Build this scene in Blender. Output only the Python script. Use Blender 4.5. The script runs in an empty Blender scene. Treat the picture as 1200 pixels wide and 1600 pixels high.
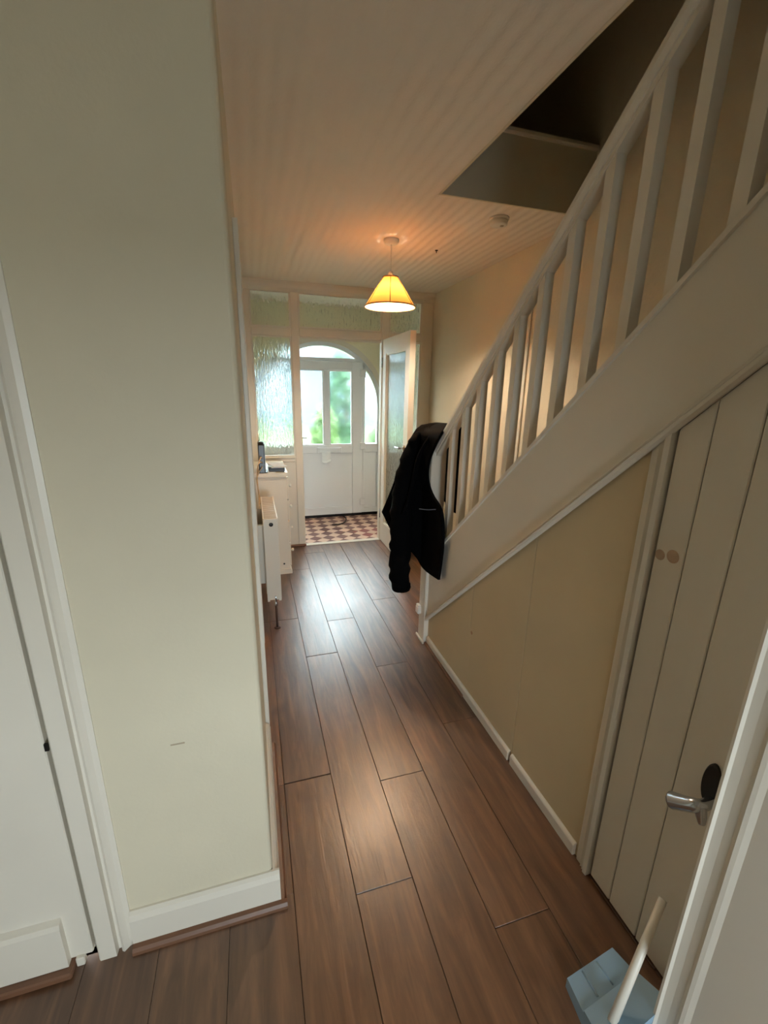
import bpy, bmesh, math, random
from mathutils import Vector, Matrix
random.seed(7)
SC = bpy.context.scene
COL = SC.collection

# ---------------------------------------------------------------- camera (fitted to the photo, image 1200x1600)
F_PX, YAW, PITCH, ROLL, CAM_H = 677.39, .295, .2753, .0192, 1.5478
FW = Vector((math.sin(YAW)*math.cos(PITCH), math.cos(YAW)*math.cos(PITCH), -math.sin(PITCH)))
RT0 = Vector((math.cos(YAW), -math.sin(YAW), 0)); UP0 = RT0.cross(FW)
RT = RT0*math.cos(ROLL)+UP0*math.sin(ROLL); UP = UP0*math.cos(ROLL)-RT0*math.sin(ROLL)
CAM_POS = Vector((0, 0, CAM_H))
cd = bpy.data.cameras.new('camera'); cam = bpy.data.objects.new('camera', cd); COL.objects.link(cam)
cd.sensor_fit = 'VERTICAL'; cd.sensor_height = 36; cd.lens = F_PX/1600*36; cd.clip_start = .02
cam.matrix_world = Matrix(((RT.x, UP.x, -FW.x, 0), (RT.y, UP.y, -FW.y, 0), (RT.z, UP.z, -FW.z, CAM_H), (0, 0, 0, 1)))
SC.camera = cam

def at(px, py, ax, v):
    """point where the photo pixel's ray meets the plane ax = v"""
    d = FW+RT*((px-600)/F_PX)-UP*((py-800)/F_PX); i = 'xyz'.index(ax)
    return CAM_POS+d*((v-CAM_POS[i])/d[i])

# ---------------------------------------------------------------- world, daylight, exposure
BACK = -2.0
SKY_STRENGTH = 16.0
BULB_STRENGTH = 720
w = bpy.data.worlds.new('overcast_sky'); SC.world = w; w.use_nodes = True
bg = w.node_tree.nodes['Background']; bg.inputs[0].default_value = (.80, .93, 1, 1); bg.inputs[1].default_value = SKY_STRENGTH
def area(name, loc, rot, sx, sy, watts, col):
    l = bpy.data.lights.new(name, 'AREA'); l.shape = 'RECTANGLE'; l.size = sx; l.size_y = sy; l.energy = watts; l.color = col
    o = bpy.data.objects.new(name, l); o.location = loc; o.rotation_euler = rot; COL.objects.link(o); return o
# portal that guides the sky's light through the window opening in the back wall (gives off no light itself)
RW0, RW1, RZ0, RZ1 = -.05, .80, .60, 1.55
po = area('rear_window_offscreen', ((RW0+RW1)/2, BACK, (RZ0+RZ1)/2), (math.radians(90), 0, 0), RW1-RW0, RZ1-RZ0, 1, (1, 1, 1)); po.data.cycles.is_portal = True
SC.view_settings.view_transform = 'Standard'; SC.view_settings.look = 'None'
SC.view_settings.exposure = .7; SC.view_settings.gamma = 1; SC.view_settings.use_curve_mapping = False
SC.cycles.use_denoising = True

# ---------------------------------------------------------------- materials
def srgb(r, g, b):
    f = lambda c: (c/255/12.92 if c/255 <= .04045 else ((c/255+.055)/1.055)**2.4)
    return (f(r), f(g), f(b), 1)
def new_mat(name):
    m = bpy.data.materials.new(name); m.use_nodes = True
    return m, m.node_tree.nodes, m.node_tree.links, m.node_tree.nodes['Principled BSDF']
def bump(n, l, b, src, strength, dist=.01):
    bp = n.new('ShaderNodeBump'); bp.inputs['Strength'].default_value = strength; bp.inputs['Distance'].default_value = dist
    l.new(src, bp.inputs['Height']); l.new(bp.outputs[0], b.inputs['Normal']); return bp
def noise(n, l, scale, detail=3, vec=None, rough=.5):
    t = n.new('ShaderNodeTexNoise'); t.inputs['Scale'].default_value = scale; t.inputs['Detail'].default_value = detail
    t.inputs['Roughness'].default_value = rough
    if vec is not None: l.new(vec, t.inputs['Vector'])
    return t
def coords(n, l, scale=(1, 1, 1), rot=(0, 0, 0)):
    g = n.new('ShaderNodeNewGeometry'); m = n.new('ShaderNodeMapping'); m.inputs['Scale'].default_value = scale; m.inputs['Rotation'].default_value = rot
    l.new(g.outputs['Position'], m.inputs['Vector']); return m.outputs[0]
def ramp(n, l, src, stops):
    r = n.new('ShaderNodeValToRGB'); e = r.color_ramp.elements
    e[0].position, e[0].color = stops[0]; e[1].position, e[1].color = stops[1]
    for p, c in stops[2:]:
        x = e.new(p); x.color = c
    l.new(src, r.inputs[0]); return r
def paint(name, col, rough=.5, nscale=60, nstr=.1, vary=.06, spec=.5):
    m, n, l, b = new_mat(name)
    t = noise(n, l, 2.2, 4, coords(n, l))
    c0 = tuple(min(1, c*(1+vary)) for c in col[:3])+(1,); c1 = tuple(c*(1-vary) for c in col[:3])+(1,)
    r = ramp(n, l, t.outputs[0], [(.35, c1), (.65, c0)]); l.new(r.outputs[0], b.inputs['Base Color'])
    b.inputs['Roughness'].default_value = rough; b.inputs['Specular IOR Level'].default_value = spec
    if nstr: bump(n, l, b, noise(n, l, nscale, 2, coords(n, l)).outputs[0], nstr, .004)
    return m
def plain(name, col, rough=.5, metal=0, spec=.5, coat=0):
    m, n, l, b = new_mat(name); b.inputs['Base Color'].default_value = col
    b.inputs['Roughness'].default_value = rough; b.inputs['Metallic'].default_value = metal; b.inputs['Specular IOR Level'].default_value = spec
    b.inputs['Coat Weight'].default_value = coat
    return m

M = {}
M['cream_wall'] = paint('cream_emulsion', srgb(216, 206, 182), .75, 90, .12, .035)
M['paper_wall'] = paint('cream_wallpaper', srgb(224, 212, 188), .8, 55, .35, .03)
M['rough_cream'] = paint('cream_woodchip', srgb(238, 231, 204), .85, 70, .9, .05)
M['cream_panel'] = paint('magnolia_panel', srgb(208, 188, 152), .6, 70, .08, .04)
M['white_gloss'] = paint('white_gloss_paint', srgb(226, 218, 204), .38, 35, .06, .03)
M['upvc'] = plain('white_upvc', srgb(232, 234, 238), .28)
M['brown_bead'] = paint('brown_bead', srgb(120, 84, 62), .45, 60, .1, .1)
M['gap'] = plain('dark_underlay', srgb(38, 28, 22), .9)
M['black_cloth'] = None
M['chrome'] = plain('brushed_chrome', srgb(190, 196, 205), .22, 1)
M['dark_metal'] = plain('dark_bronze', srgb(52, 50, 48), .35, .7)
M['brass'] = plain('aged_brass', srgb(120, 96, 62), .35, .9)
M['radiator'] = plain('radiator_enamel', srgb(222, 214, 200), .35)
M['grille'] = plain('radiator_grille', srgb(190, 176, 158), .5)
M['copper'] = plain('dull_brown_pipe', srgb(78, 52, 40), .45, .3)
M['plastic_white'] = plain('white_plastic', srgb(228, 224, 214), .4)
M['router_black'] = plain('black_plastic', srgb(22, 20, 22), .3)
M['router_grey'] = plain('grey_gloss_plastic', srgb(92, 94, 104), .2)
M['cable'] = plain('cream_cable', srgb(206, 176, 140), .5)
M['black_cable'] = plain('black_cable', srgb(18, 17, 17), .5)
M['paper'] = plain('white_paper', srgb(236, 238, 240), .7)
M['paper_blue'] = plain('pale_blue_paper', srgb(200, 214, 218), .6)
M['bin_blue'] = paint('blue_plastic', srgb(140, 170, 192), .45, 30, .05, .05)
M['stair_carpet'] = paint('stair_carpet', srgb(120, 96, 78), .95, 300, .8, .1)
M['lawn'] = paint('lawn_green', srgb(62, 86, 32), .9, 30, .6, .2)
M['leaf'] = paint('leaf_green', srgb(36, 74, 40), .6, 10, .1, .3)
M['leaf_light'] = paint('lime_leaf', srgb(68, 94, 36), .6, 10, .1, .25)
M['bark'] = plain('bark', srgb(90, 72, 56), .9)
M['paving'] = paint('garden_paving', srgb(104, 106, 104), .9, 20, .3, .08)
M['tile_dark'] = paint('chocolate_tile', srgb(124, 82, 76), .42, 40, .08, .10)
M['tile_red'] = paint('brick_red_tile', srgb(150, 84, 78), .42, 40, .08, .06)
M['tile_light'] = paint('buff_tile', srgb(222, 190, 168), .42, 40, .08, .07)
M['render'] = paint('blue_grey_render', srgb(76, 88, 106), .9, 20, .1, .04); M['slate'] = plain('grey_slate', srgb(74, 82, 92), .7)
M['grout'] = plain('grout', srgb(176, 158, 140), .9)
M['door_knot'] = plain('stained_knot', srgb(194, 168, 144), .6)
M['scuff'] = plain('grey_scuff', srgb(176, 160, 136), .7)
M['knot'] = plain('knot_filler', srgb(178, 134, 104), .6)

# ceiling paper: embossed stripes along the hall
m, n, l, b = new_mat('anaglypta_ceiling'); b.inputs['Base Color'].default_value = srgb(238, 226, 212); b.inputs['Roughness'].default_value = .85
wv = n.new('ShaderNodeTexWave'); wv.wave_type = 'BANDS'; wv.bands_direction = 'X'; wv.inputs['Scale'].default_value = 5.5; wv.inputs['Distortion'].default_value = 1.6
wv.inputs['Detail'].default_value = 2; l.new(coords(n, l), wv.inputs['Vector'])
ns = noise(n, l, 85, 3, coords(n, l, (1, .55, 1)))
ad = n.new('ShaderNodeMath'); ad.operation = 'MULTIPLY_ADD'; ad.inputs[1].default_value = .55; l.new(ns.outputs[0], ad.inputs[0]); l.new(wv.outputs[1], ad.inputs[2])
bump(n, l, b, ad.outputs[0], .42, .007); M['ceiling'] = m

# laminate: grain runs along Y
m, n, l, b = new_mat('walnut_laminate')
oi = n.new('ShaderNodeObjectInfo'); g = n.new('ShaderNodeNewGeometry')
vm = n.new('ShaderNodeVectorMath'); vm.operation = 'MULTIPLY_ADD'; vm.inputs[1].default_value = (16, 1.6, 16)
cx = n.new('ShaderNodeCombineXYZ'); mu = n.new('ShaderNodeMath'); mu.operation = 'MULTIPLY'; mu.inputs[1].default_value = 57
l.new(oi.outputs['Random'], mu.inputs[0]); l.new(mu.outputs[0], cx.inputs[0]); l.new(mu.outputs[0], cx.inputs[1])
l.new(g.outputs['Position'], vm.inputs[0]); l.new(cx.outputs[0], vm.inputs[2])
gr = noise(n, l, 1.6, 6, vm.outputs[0], .62); gr.inputs['Distortion'].default_value = .6
r = ramp(n, l, gr.outputs[0], [(.25, srgb(72, 46, 30)), (.75, srgb(138, 98, 70)), (.5, srgb(106, 73, 50))])
kn = noise(n, l, 4.6, 1, coords(n, l, (1.6, .9, 1)))
kr = ramp(n, l, kn.outputs[0], [(.66, (1, 1, 1, 1)), (.78, (.42, .36, .32, 1))])
mx = n.new('ShaderNodeMix'); mx.data_type = 'RGBA'; mx.blend_type = 'MULTIPLY'; mx.inputs[0].default_value = .8
l.new(r.outputs[0], mx.inputs[6]); l.new(kr.outputs[0], mx.inputs[7])
hv = n.new('ShaderNodeHueSaturation'); rv = n.new('ShaderNodeMapRange'); rv.inputs[3].default_value = .84; rv.inputs[4].default_value = 1.14
l.new(oi.outputs['Random'], rv.inputs[0]); l.new(rv.outputs[0], hv.inputs['Value']); l.new(mx.outputs[2], hv.inputs['Color']); l.new(hv.outputs[0], b.inputs['Base Color'])
sm = noise(n, l, 3.2, 2, coords(n, l)); rr = ramp(n, l, sm.outputs[0], [(.2, (.285, .285, .285, 1)), (.8, (.40, .40, .40, 1))]); b.inputs['Specular IOR Level'].default_value = 1; l.new(rr.outputs[0], b.inputs['Roughness'])
wob = noise(n, l, 11, 3, coords(n, l, (1.2, .8, 1))); sb = n.new('ShaderNodeMath'); sb.operation = 'MULTIPLY_ADD'; sb.inputs[1].default_value = .5
l.new(wob.outputs[0], sb.inputs[0]); l.new(gr.outputs[0], sb.inputs[2]); bump(n, l, b, sb.outputs[0], .16, .006); M['laminate'] = m

# black coat cloth
m, n, l, b = new_mat('black_coat_cloth'); b.inputs['Base Color'].default_value = srgb(6, 6, 7); b.inputs['Roughness'].default_value = .95; b.inputs['Specular IOR Level'].default_value = .06
bump(n, l, b, noise(n, l, 260, 2, coords(n, l)).outputs[0], .25, .002); M['black_cloth'] = m

# glass: etched (front door) and rain-streak (hall screen)
def glass(name, rough, tint, bscale, bstr, ior=1.3):
    m, n, l, b = new_mat(name); n.remove(b); out = n['Material Output']
    g = n.new('ShaderNodeBsdfGlass'); g.inputs['Roughness'].default_value = rough; g.inputs['IOR'].default_value = ior; g.inputs['Color'].default_value = tint
    if bstr:
        t = noise(n, l, 1, 2, coords(n, l, bscale)); bp = n.new('ShaderNodeBump'); bp.inputs['Strength'].default_value = bstr; bp.inputs['Distance'].default_value = .010
        l.new(t.outputs[0], bp.inputs['Height']); l.new(bp.outputs[0], g.inputs['Normal'])
    l.new(g.outputs[0], out.inputs[0]); return m
M['etched'] = glass('etched_glass', .16, (.97, 1, .99, 1), (40, 40, 40), .08)
M['streaked'] = glass('rain_streaked_glass', .10, (.95, .97, .95, 1), (130, 130, 14), .9)
M['door_glass'] = glass('textured_door_glass', .10, (.93, .97, .97, 1), (70, 70, 25), .4)

# lamp shade: thin fabric
m, n, l, b = new_mat('amber_shade_fabric'); n.remove(b); out = n['Material Output']
df = n.new('ShaderNodeBsdfDiffuse'); df.inputs[0].default_value = srgb(226, 176, 110)
tr = n.new('ShaderNodeBsdfTranslucent'); tr.inputs[0].default_value = srgb(236, 146, 62); mxs = n.new('ShaderNodeMixShader'); mxs.inputs[0].default_value = .062
l.new(df.outputs[0], mxs.inputs[1]); l.new(tr.outputs[0], mxs.inputs[2]); l.new(mxs.outputs[0], out.inputs[0]); M['shade'] = m
M['shade_trim'] = plain('brown_shade_binding', srgb(126, 84, 44), .7)
m, n, l, b = new_mat('warm_bulb'); b.inputs['Base Color'].default_value = (1, .9, .7, 1); b.inputs['Emission Color'].default_value = (1, .85, .65, 1); b.inputs['Emission Strength'].default_value = BULB_STRENGTH; M['bulb'] = m

# ---------------------------------------------------------------- mesh helpers (all given in world coordinates)
ORG = {}
def raw(name, verts, faces, mat, parent=None, smooth=False, origin=None):
    vs = [Vector(v) for v in verts]
    if origin is None:
        lo = [min(v[i] for v in vs) for i in range(3)]; hi = [max(v[i] for v in vs) for i in range(3)]
        origin = Vector(((lo[0]+hi[0])/2, (lo[1]+hi[1])/2, lo[2]))
    me = bpy.data.meshes.new(name); me.from_pydata([v-origin for v in vs], [], faces); me.update()
    bm = bmesh.new(); bm.from_mesh(me); bmesh.ops.recalc_face_normals(bm, faces=bm.faces); bm.to_mesh(me); bm.free()
    return put(name, me, mat, parent, origin, smooth)
def put(name, me, mat, parent, origin, smooth=False):
    mats = mat if isinstance(mat, (list, tuple)) else [mat]
    if not me.materials:
        for q in mats: me.materials.append(M[q] if isinstance(q, str) else q)
    if smooth:
        for p in me.polygons: p.use_smooth = True
    o = bpy.data.objects.new(name, me); COL.objects.link(o); ORG[o.name] = Vector(origin)
    if parent is not None:
        o.parent = parent; o.location = Vector(origin)-ORG[parent.name]
    else: o.location = origin
    return o
def tag(o, label=None, cat=None, group=None, kind=None):
    if label: o['label'] = label
    if cat: o['category'] = cat
    if group: o['group'] = group
    if kind: o['kind'] = kind
    return o
def thing(name, loc, label, cat, group=None, kind=None):
    o = bpy.data.objects.new(name, None); COL.objects.link(o); o.location = loc; o.empty_display_size = .05; ORG[o.name] = Vector(loc)
    return tag(o, label, cat, group, kind)
def finish(name, bm, mat, parent, bevel=0, smooth=False, seg=1):
    if bevel: bmesh.ops.bevel(bm, geom=list(bm.edges), offset=bevel, segments=seg, affect='EDGES', profile=.5)
    bmesh.ops.recalc_face_normals(bm, faces=bm.faces)
    lo = Vector((1e9,)*3); hi = Vector((-1e9,)*3)
    for v in bm.verts:
        for i in range(3): lo[i] = min(lo[i], v.co[i]); hi[i] = max(hi[i], v.co[i])
    org = Vector(((lo.x+hi.x)/2, (lo.y+hi.y)/2, lo.z))
    for v in bm.verts: v.co -= org
    me = bpy.data.meshes.new(name); bm.to_mesh(me); bm.free()
    return put(name, me, mat, parent, org, smooth)
def add_box(bm, x0, x1, y0, y1, z0, z1):
    vs = [bm.verts.new((x, y, z)) for x in (x0, x1) for y in (y0, y1) for z in (z0, z1)]
    for f in ((0, 1, 3, 2), (4, 6, 7, 5), (0, 4, 5, 1), (2, 3, 7, 6), (0, 2, 6, 4), (1, 5, 7, 3)): bm.faces.new([vs[i] for i in f])
def box(name, x0, x1, y0, y1, z0, z1, mat, parent=None, bevel=0, seg=1):
    bm = bmesh.new(); add_box(bm, x0, x1, y0, y1, z0, z1); return finish(name, bm, mat, parent, bevel, False, seg)
def boxes(name, lst, mat, parent=None, bevel=0):
    bm = bmesh.new()
    for b_ in lst: add_box(bm, *b_)
    return finish(name, bm, mat, parent, bevel)
def add_prism(bm, poly, ax, a, b_):
    """2-D polygon (in the two other axes, xyz order) swept along ax from a to b_"""
    i = 'xyz'.index(ax); k = [j for j in range(3) if j != i]
    def P(p, t):
        v = [0, 0, 0]; v[i] = t; v[k[0]], v[k[1]] = p; return bm.verts.new(v)
    A = [P(p, a) for p in poly]; B = [P(p, b_) for p in poly]; nn = len(poly)
    bm.faces.new(A); bm.faces.new(B[::-1])
    for j in range(nn): bm.faces.new((A[j], B[j], B[(j+1) % nn], A[(j+1) % nn]))
def prism(name, poly, ax, a, b_, mat, parent=None, bevel=0, smooth=False):
    bm = bmesh.new(); add_prism(bm, poly, ax, a, b_); return finish(name, bm, mat, parent, bevel, smooth)
def lathe(name, prof, c, mat, parent=None, n=32, axis='z', smooth=True, close=False):
    """prof: (radius, height) list turned about an axis through c"""
    vs, fs = [], []
    def P(r, h, a):
        u, v = r*math.cos(a), r*math.sin(a)
        q = {'z': (u, v, h), 'y': (u, h, v), 'x': (h, u, v)}[axis]; return (c[0]+q[0], c[1]+q[1], c[2]+q[2])
    for r_, h in prof:
        for k in range(n): vs.append(P(r_, h, 2*math.pi*k/n))
    for j in range(len(prof)-1):
        for k in range(n): fs.append((j*n+k, j*n+(k+1) % n, (j+1)*n+(k+1) % n, (j+1)*n+k))
    if close: fs.append(tuple(range(n))); fs.append(tuple((len(prof)-1)*n+k for k in range(n)))
    return raw(name, vs, fs, mat, parent, smooth)
def catmull(pts, sub=6):
    P_ = [Vector(p) for p in pts]; out = []
    for i in range(len(P_)-1):
        a = P_[max(i-1, 0)]; b_ = P_[i]; c = P_[i+1]; d = P_[min(i+2, len(P_)-1)]
        for s in range(sub):
            t = s/sub; out.append(.5*((2*b_)+(c-a)*t+(2*a-5*b_+4*c-d)*t*t+(3*b_-a-3*c+d)*t**3))
    return out+[P_[-1]]
def tube(name, pts, rad, mat, parent=None, n=10, sub=6, sx=1.0):
    path = catmull(pts, sub) if sub > 1 else [Vector(p) for p in pts]; R_ = rad if isinstance(rad, (list, tuple)) else None
    vs, fs = [], []; prev = None; L = len(path)
    for i, p in enumerate(path):
        d = (path[min(i+1, L-1)]-path[max(i-1, 0)]).normalized()
        up = Vector((0, 0, 1)) if abs(d.z) < .9 else Vector((0, 1, 0))
        s = d.cross(up).normalized() if prev is None else (prev-d*prev.dot(d)).normalized(); prev = s; t = d.cross(s)
        r_ = rad if R_ is None else (lambda q: R_[min(int(q), len(R_)-1)]*(1-(q-int(q)))+R_[min(int(q)+1, len(R_)-1)]*(q-int(q)))(i/(L-1)*(len(R_)-1))
        for k in range(n):
            a = 2*math.pi*k/n; vs.append(p+s*(r_*sx*math.cos(a))+t*(r_*math.sin(a)))
    for i in range(L-1):
        for k in range(n): fs.append((i*n+k, i*n+(k+1) % n, (i+1)*n+(k+1) % n, (i+1)*n+k))
    fs.append(tuple(range(n))); fs.append(tuple((L-1)*n+k for k in range(n)))
    return raw(name, vs, fs, mat, parent, True)
def clip(poly, nx, ny, c):
    out = []
    for i in range(len(poly)):
        p, q = poly[i], poly[(i+1) % len(poly)]; a = p[0]*nx+p[1]*ny-c; b_ = q[0]*nx+q[1]*ny-c
        if a <= 0: out.append(p)
        if (a < 0 < b_) or (b_ < 0 < a):
            t = a/(a-b_); out.append((p[0]+(q[0]-p[0])*t, p[1]+(q[1]-p[1])*t))
    return out
def copy_obj(o, dloc, parent):
    c = o.copy(); COL.objects.link(c); c.parent = parent; c.location = o.location+Vector(dloc); ORG[c.name] = ORG[o.name]+Vector(dloc); return c

# ---------------------------------------------------------------- dimensions (metres)
XL, XS, XR = -.022, .99, 1.745          # hall wall, face of the stairs, party wall
YN, YP, YD = 1.03, 4.218, 5.18          # near return wall, glazed screen, front door
H, H2 = 2.431, 2.72                     # ceiling, floor above
HX, HY = .90, 2.19                      # stairwell opening
SL = .90                                # pitch of the stairs
zs = lambda y: .749+.886*(2.067-y)      # top of the string
zm = lambda y: .157+.912*(2.267-y)      # moulding under the string

# ================================================================= SETTING
# ---- floor with planks
fl = box('floor', -2.3, XR+.1, BACK, YP+.02, -.06, -.009, 'gap'); tag(fl, 'brown wood-effect laminate floor of long planks', 'floor', kind='structure')
PW, PL = .19, 1.32
x0 = .227-PW*13
known = {.037: 1.443, .227: .972, .417: 1.352, .607: .77, .797: 1.575}
row = 0
for k in range(22):
    xa = x0+PW*k; xb = xa+PW
    j = next((v for q, v in known.items() if abs(q-xa) < .02), None)
    if j is None: j = random.uniform(0, PL)
    ys = []; y = j-PL*6
    while y < YP+PL: ys.append(y); y += PL
    for ya in ys:
        yb = ya+PL; A, B = max(ya, BACK), min(yb, YP)
        if B-A < .01: continue
        X0, X1 = max(xa, -2.3), min(xb, XR)
        if X1-X0 < .02: continue
        if xb <= XL and A > YN: continue
        if xb <= XL and B > YN: B = YN+.02
        if X0 < XL and B > YN:
            if A < YN: box('plank', X0+.0007, X1-.0007, A+.0007, YN, -.009, 0, 'laminate', fl); A = YN-.0007
            X0 = XL-.09
        dark = (abs(xa-.037) < .02 and abs(B-1.443) < .02) or (abs(xa-.227) < .02 and abs(B-2.292) < .02)
        gap = .0035 if dark else .0009
        box('plank', X0+.0007, X1-.0007, A+.0007, B-gap, -.009, 0, 'laminate', fl, .0012)
# threshold strip
box('trim_1', XL, XR, YP-.012, YP+.045, -.004, .006, 'white_gloss'); tag(bpy.data.objects['trim_1'], 'pale threshold strip where the planks meet the porch tiles', 'threshold', kind='structure')
# ---- porch floor with diagonal tiles
pf = box('porch_floor', XL, XR, YP+.045, YD+.02, -.06, -.006, 'grout'); tag(pf, 'porch floor of small brown and buff tiles laid diagonally', 'floor', kind='structure')
D = .1435/2
for i in range(-2, 28):
    for j in range(-2, 20):
        cx_, cy_ = XL+(i)*D+.03, YP+.045+j*D
        if (i+j) % 2: continue
        gp = .0015; q = [(cx_-D+gp, cy_), (cx_, cy_-D+gp), (cx_+D-gp, cy_), (cx_, cy_+D-gp)]
        for nx, ny, c in ((1, 0, XR), (-1, 0, -XL), (0, 1, YD), (0, -1, -(YP+.046))):
            q = clip(q, nx, ny, c) if q else q
        if len(q) < 3: continue
        ar = abs(sum(q[a][0]*q[(a+1) % len(q)][1]-q[(a+1) % len(q)][0]*q[a][1] for a in range(len(q))))/2
        if ar < .0006: continue
        tm = 'tile_light' if j % 2 else ('tile_red' if (cx_ > 1.1 and j in (2, 4)) else 'tile_dark')
        prism('tile', q, 'z', -.006, random.uniform(-.0006, .0006), tm, pf)

# ---- walls
wl = boxes('wall_left', [(XL-.12, XL, YN+.12, 1.735, 0, H), (XL-.12, XL, 2.50, YD, 0, H), (XL-.12, XL, 1.735, 2.50, 2.0, H)], 'paper_wall')
tag(wl, 'cream papered hall wall with the radiator against it', 'wall', kind='structure')
bm = bmesh.new(); add_box(bm, -.505, XL, YN, YN+.12, 0, H)
e = [ed for ed in bm.edges if all(abs(v.co.x-XL) < 1e-4 and abs(v.co.y-YN) < 1e-4 for v in ed.verts)]
bmesh.ops.bevel(bm, geom=e, offset=.012, segments=4, affect='EDGES', profile=.5)
add_box(bm, -2.3, -1.33, YN, YN+.12, 0, H); add_box(bm, -1.33, -.505, YN, YN+.12, 2.0, H)
wr = finish('wall_return', bm, 'cream_wall', None); tag(wr, 'plain cream painted wall beside the white door, ending in a rounded corner', 'wall', kind='structure')
wp = box('wall_right', XR, XR+.12, BACK, YD+.2, 0, 5.1, 'paper_wall'); tag(wp, 'cream papered wall running up behind the stairs', 'wall', kind='structure')
box('scuff_mark', -.252, -.218, YN-.0006, YN, .650, .6545, 'scuff', wr)
# room behind the camera
wb = boxes('wall_back', [(-2.3, RW0, BACK-.12, BACK, 0, H), (RW1, XR, BACK-.12, BACK, 0, H), (RW0, RW1, BACK-.12, BACK, 0, RZ0), (RW0, RW1, BACK-.12, BACK, RZ1, H)], 'cream_wall')
tag(wb, 'cream wall with the window behind the camera', 'wall', kind='structure')
tag(box('wall_side', -2.42, -2.3, BACK, YN, 0, H, 'cream_wall'), 'cream wall of the room behind the camera', 'wall', kind='structure')
# ceiling slab around the stairwell
ce = boxes('ceiling', [(-2.4, HX, BACK, YD+.2, H, H2), (HX, XR, HY, YD+.2, H, H2), (HX, XR, BACK, -1.2, H, H2)], 'ceiling')
tag(ce, 'embossed papered ceiling with a rectangular stairwell opening', 'ceiling', kind='structure')
# linings of the stairwell opening
boxes('trim_2', [(HX, HX+.012, -1.2, HY, H-.001, H2), (HX, XR, HY-.012, HY, H-.001, H2)], 'cream_wall'); tag(bpy.data.objects['trim_2'], 'cream lining of the stairwell opening', 'trim', kind='structure')
bm = bmesh.new(); add_box(bm, HX+.012, XR, HY-.03, HY-.005, H2-.005, H2+.02)
tag(finish('trim_3', bm, 'white_gloss', None, .006), 'rounded nosing along the landing edge above the stairs', 'trim', kind='structure')
tag(box('wall_landing_left', HX-.1, HX, -1.2, YP, H2, 5.0, 'cream_wall'), 'cream landing wall above the hall', 'wall', kind='structure')
tag(box('wall_landing_front', HX, XR, YP-.3, YP-.2, H2, 5.0, 'cream_wall'), 'cream wall at the end of the landing', 'wall', kind='structure')
tag(box('wall_landing_back', HX, XR, -1.3, -1.2, H2, 5.0, 'cream_wall'), 'cream wall at the top of the stairs', 'wall', kind='structure')
tag(box('ceiling_landing', HX-.1, XR+.1, -1.3, YP, 5.0, 5.1, 'cream_wall'), 'cream ceiling over the landing', 'ceiling', kind='structure')

# ---- skirtings
def skirting(name, poly, ax, a, b_, label, bead=None):
    o = prism(name, poly, ax, a, b_, 'white_gloss'); tag(o, label, 'skirting', kind='structure')
    if bead: prism('bead', bead, ax, a, b_, 'brown_bead', o)
    return o
SKP = [(0, 0), (.02, 0), (.02, .105), (.014, .12), (.006, .127), (0, .127)]; BDP = [(.02, 0), (.038, 0), (.037, .010), (.031, .018), (.02, .021)]
sk = prism('baseboard_return', [(YN-a, b) for a, b in SKP], 'x', -.412, XL+.02, 'white_gloss'); tag(sk, 'white skirting board under the plain cream wall', 'skirting', kind='structure')
prism('bead', [(YN-a, b) for a, b in BDP], 'x', -.412, XL+.038, 'brown_bead', sk)
sk2 = prism('baseboard_left', [(XL+a, b) for a, b in SKP], 'y', YN, 1.655, 'white_gloss'); tag(sk2, 'white skirting board running from the wall corner to the hall door', 'skirting', kind='structure')
prism('bead', [(XL+a, b) for a, b in BDP], 'y', YN-.02, 1.655, 'brown_bead', sk2)
sk3 = skirting('baseboard_radiator', [(XL, 0), (XL+.016, 0), (XL+.016, .09), (XL, .10)], 'y', 2.575, YP, 'white skirting board behind the radiator')

# ---- door in the hall's left wall, seen edge on
d5 = thing('door_1', (XL, 2.1, 0), 'white panelled room door beside the radiator, seen edge on', 'door', kind='structure')
for ya, yb in ((1.665, 1.735), (2.50, 2.57)):
    boxes('architrave', [(XL, XL+.018, ya, yb, 0, 2.07)], 'white_gloss', d5, .003)
box('architrave', XL, XL+.018, 1.735, 2.50, 2.0, 2.07, 'white_gloss', d5, .003)
box('leaf', XL-.08, XL-.04, 1.74, 2.495, .008, 1.995, 'white_gloss', d5, .002)
for ya, yb in ((1.84, 2.075), (2.16, 2.395)):
    for za, zb in ((.20, .80), (1.0, 1.86)):
        box('raised_panel', XL-.041, XL-.030, ya, yb, za, zb, 'white_gloss', d5, .005)
lathe('knob', [(.008, 0), (.008, .018), (.024, .028), (.026, .042), (.016, .055), (0, .057)], (XL-.04, 2.445, 1.0), 'brass', d5, 18, 'x')

# ---- white door at the near left (its bottom and edge show)
d1 = thing('door_2', (-.86, YN, 0), 'white flush door with a proud bottom board beside the plain cream wall', 'door', kind='structure')
def architrave_profile(s): return [(0, 0)]
ax0, ax1 = -.498, -.412
bm = bmesh.new()
add_prism(bm, [(ax0, YN), (ax0, YN-.020), (ax0+.004, YN-.024), (ax0+.044, YN-.024), (ax0+.0455, YN-.006), (ax0+.0545, YN-.005), (ax0+.056, YN-.016), (ax0+.062, YN-.019), (ax0+.066, YN-.015), (ax0+.074, YN-.008), (ax1, YN-.004), (ax1, YN)], 'z', 0, 2.06)
finish('architrave', bm, 'white_gloss', d1)
box('architrave', -1.33, ax0, YN-.024, YN, 1.985, 2.06, 'white_gloss', d1, .003)
box('door_stop', ax0-.030, ax0-.0075, YN+.032, YN+.09, 0, 1.985, 'white_gloss', d1)
box('leaf', -1.30, ax0-.014, YN-.012, YN+.03, .024, 1.98, 'white_gloss', d1, .003)
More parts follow.
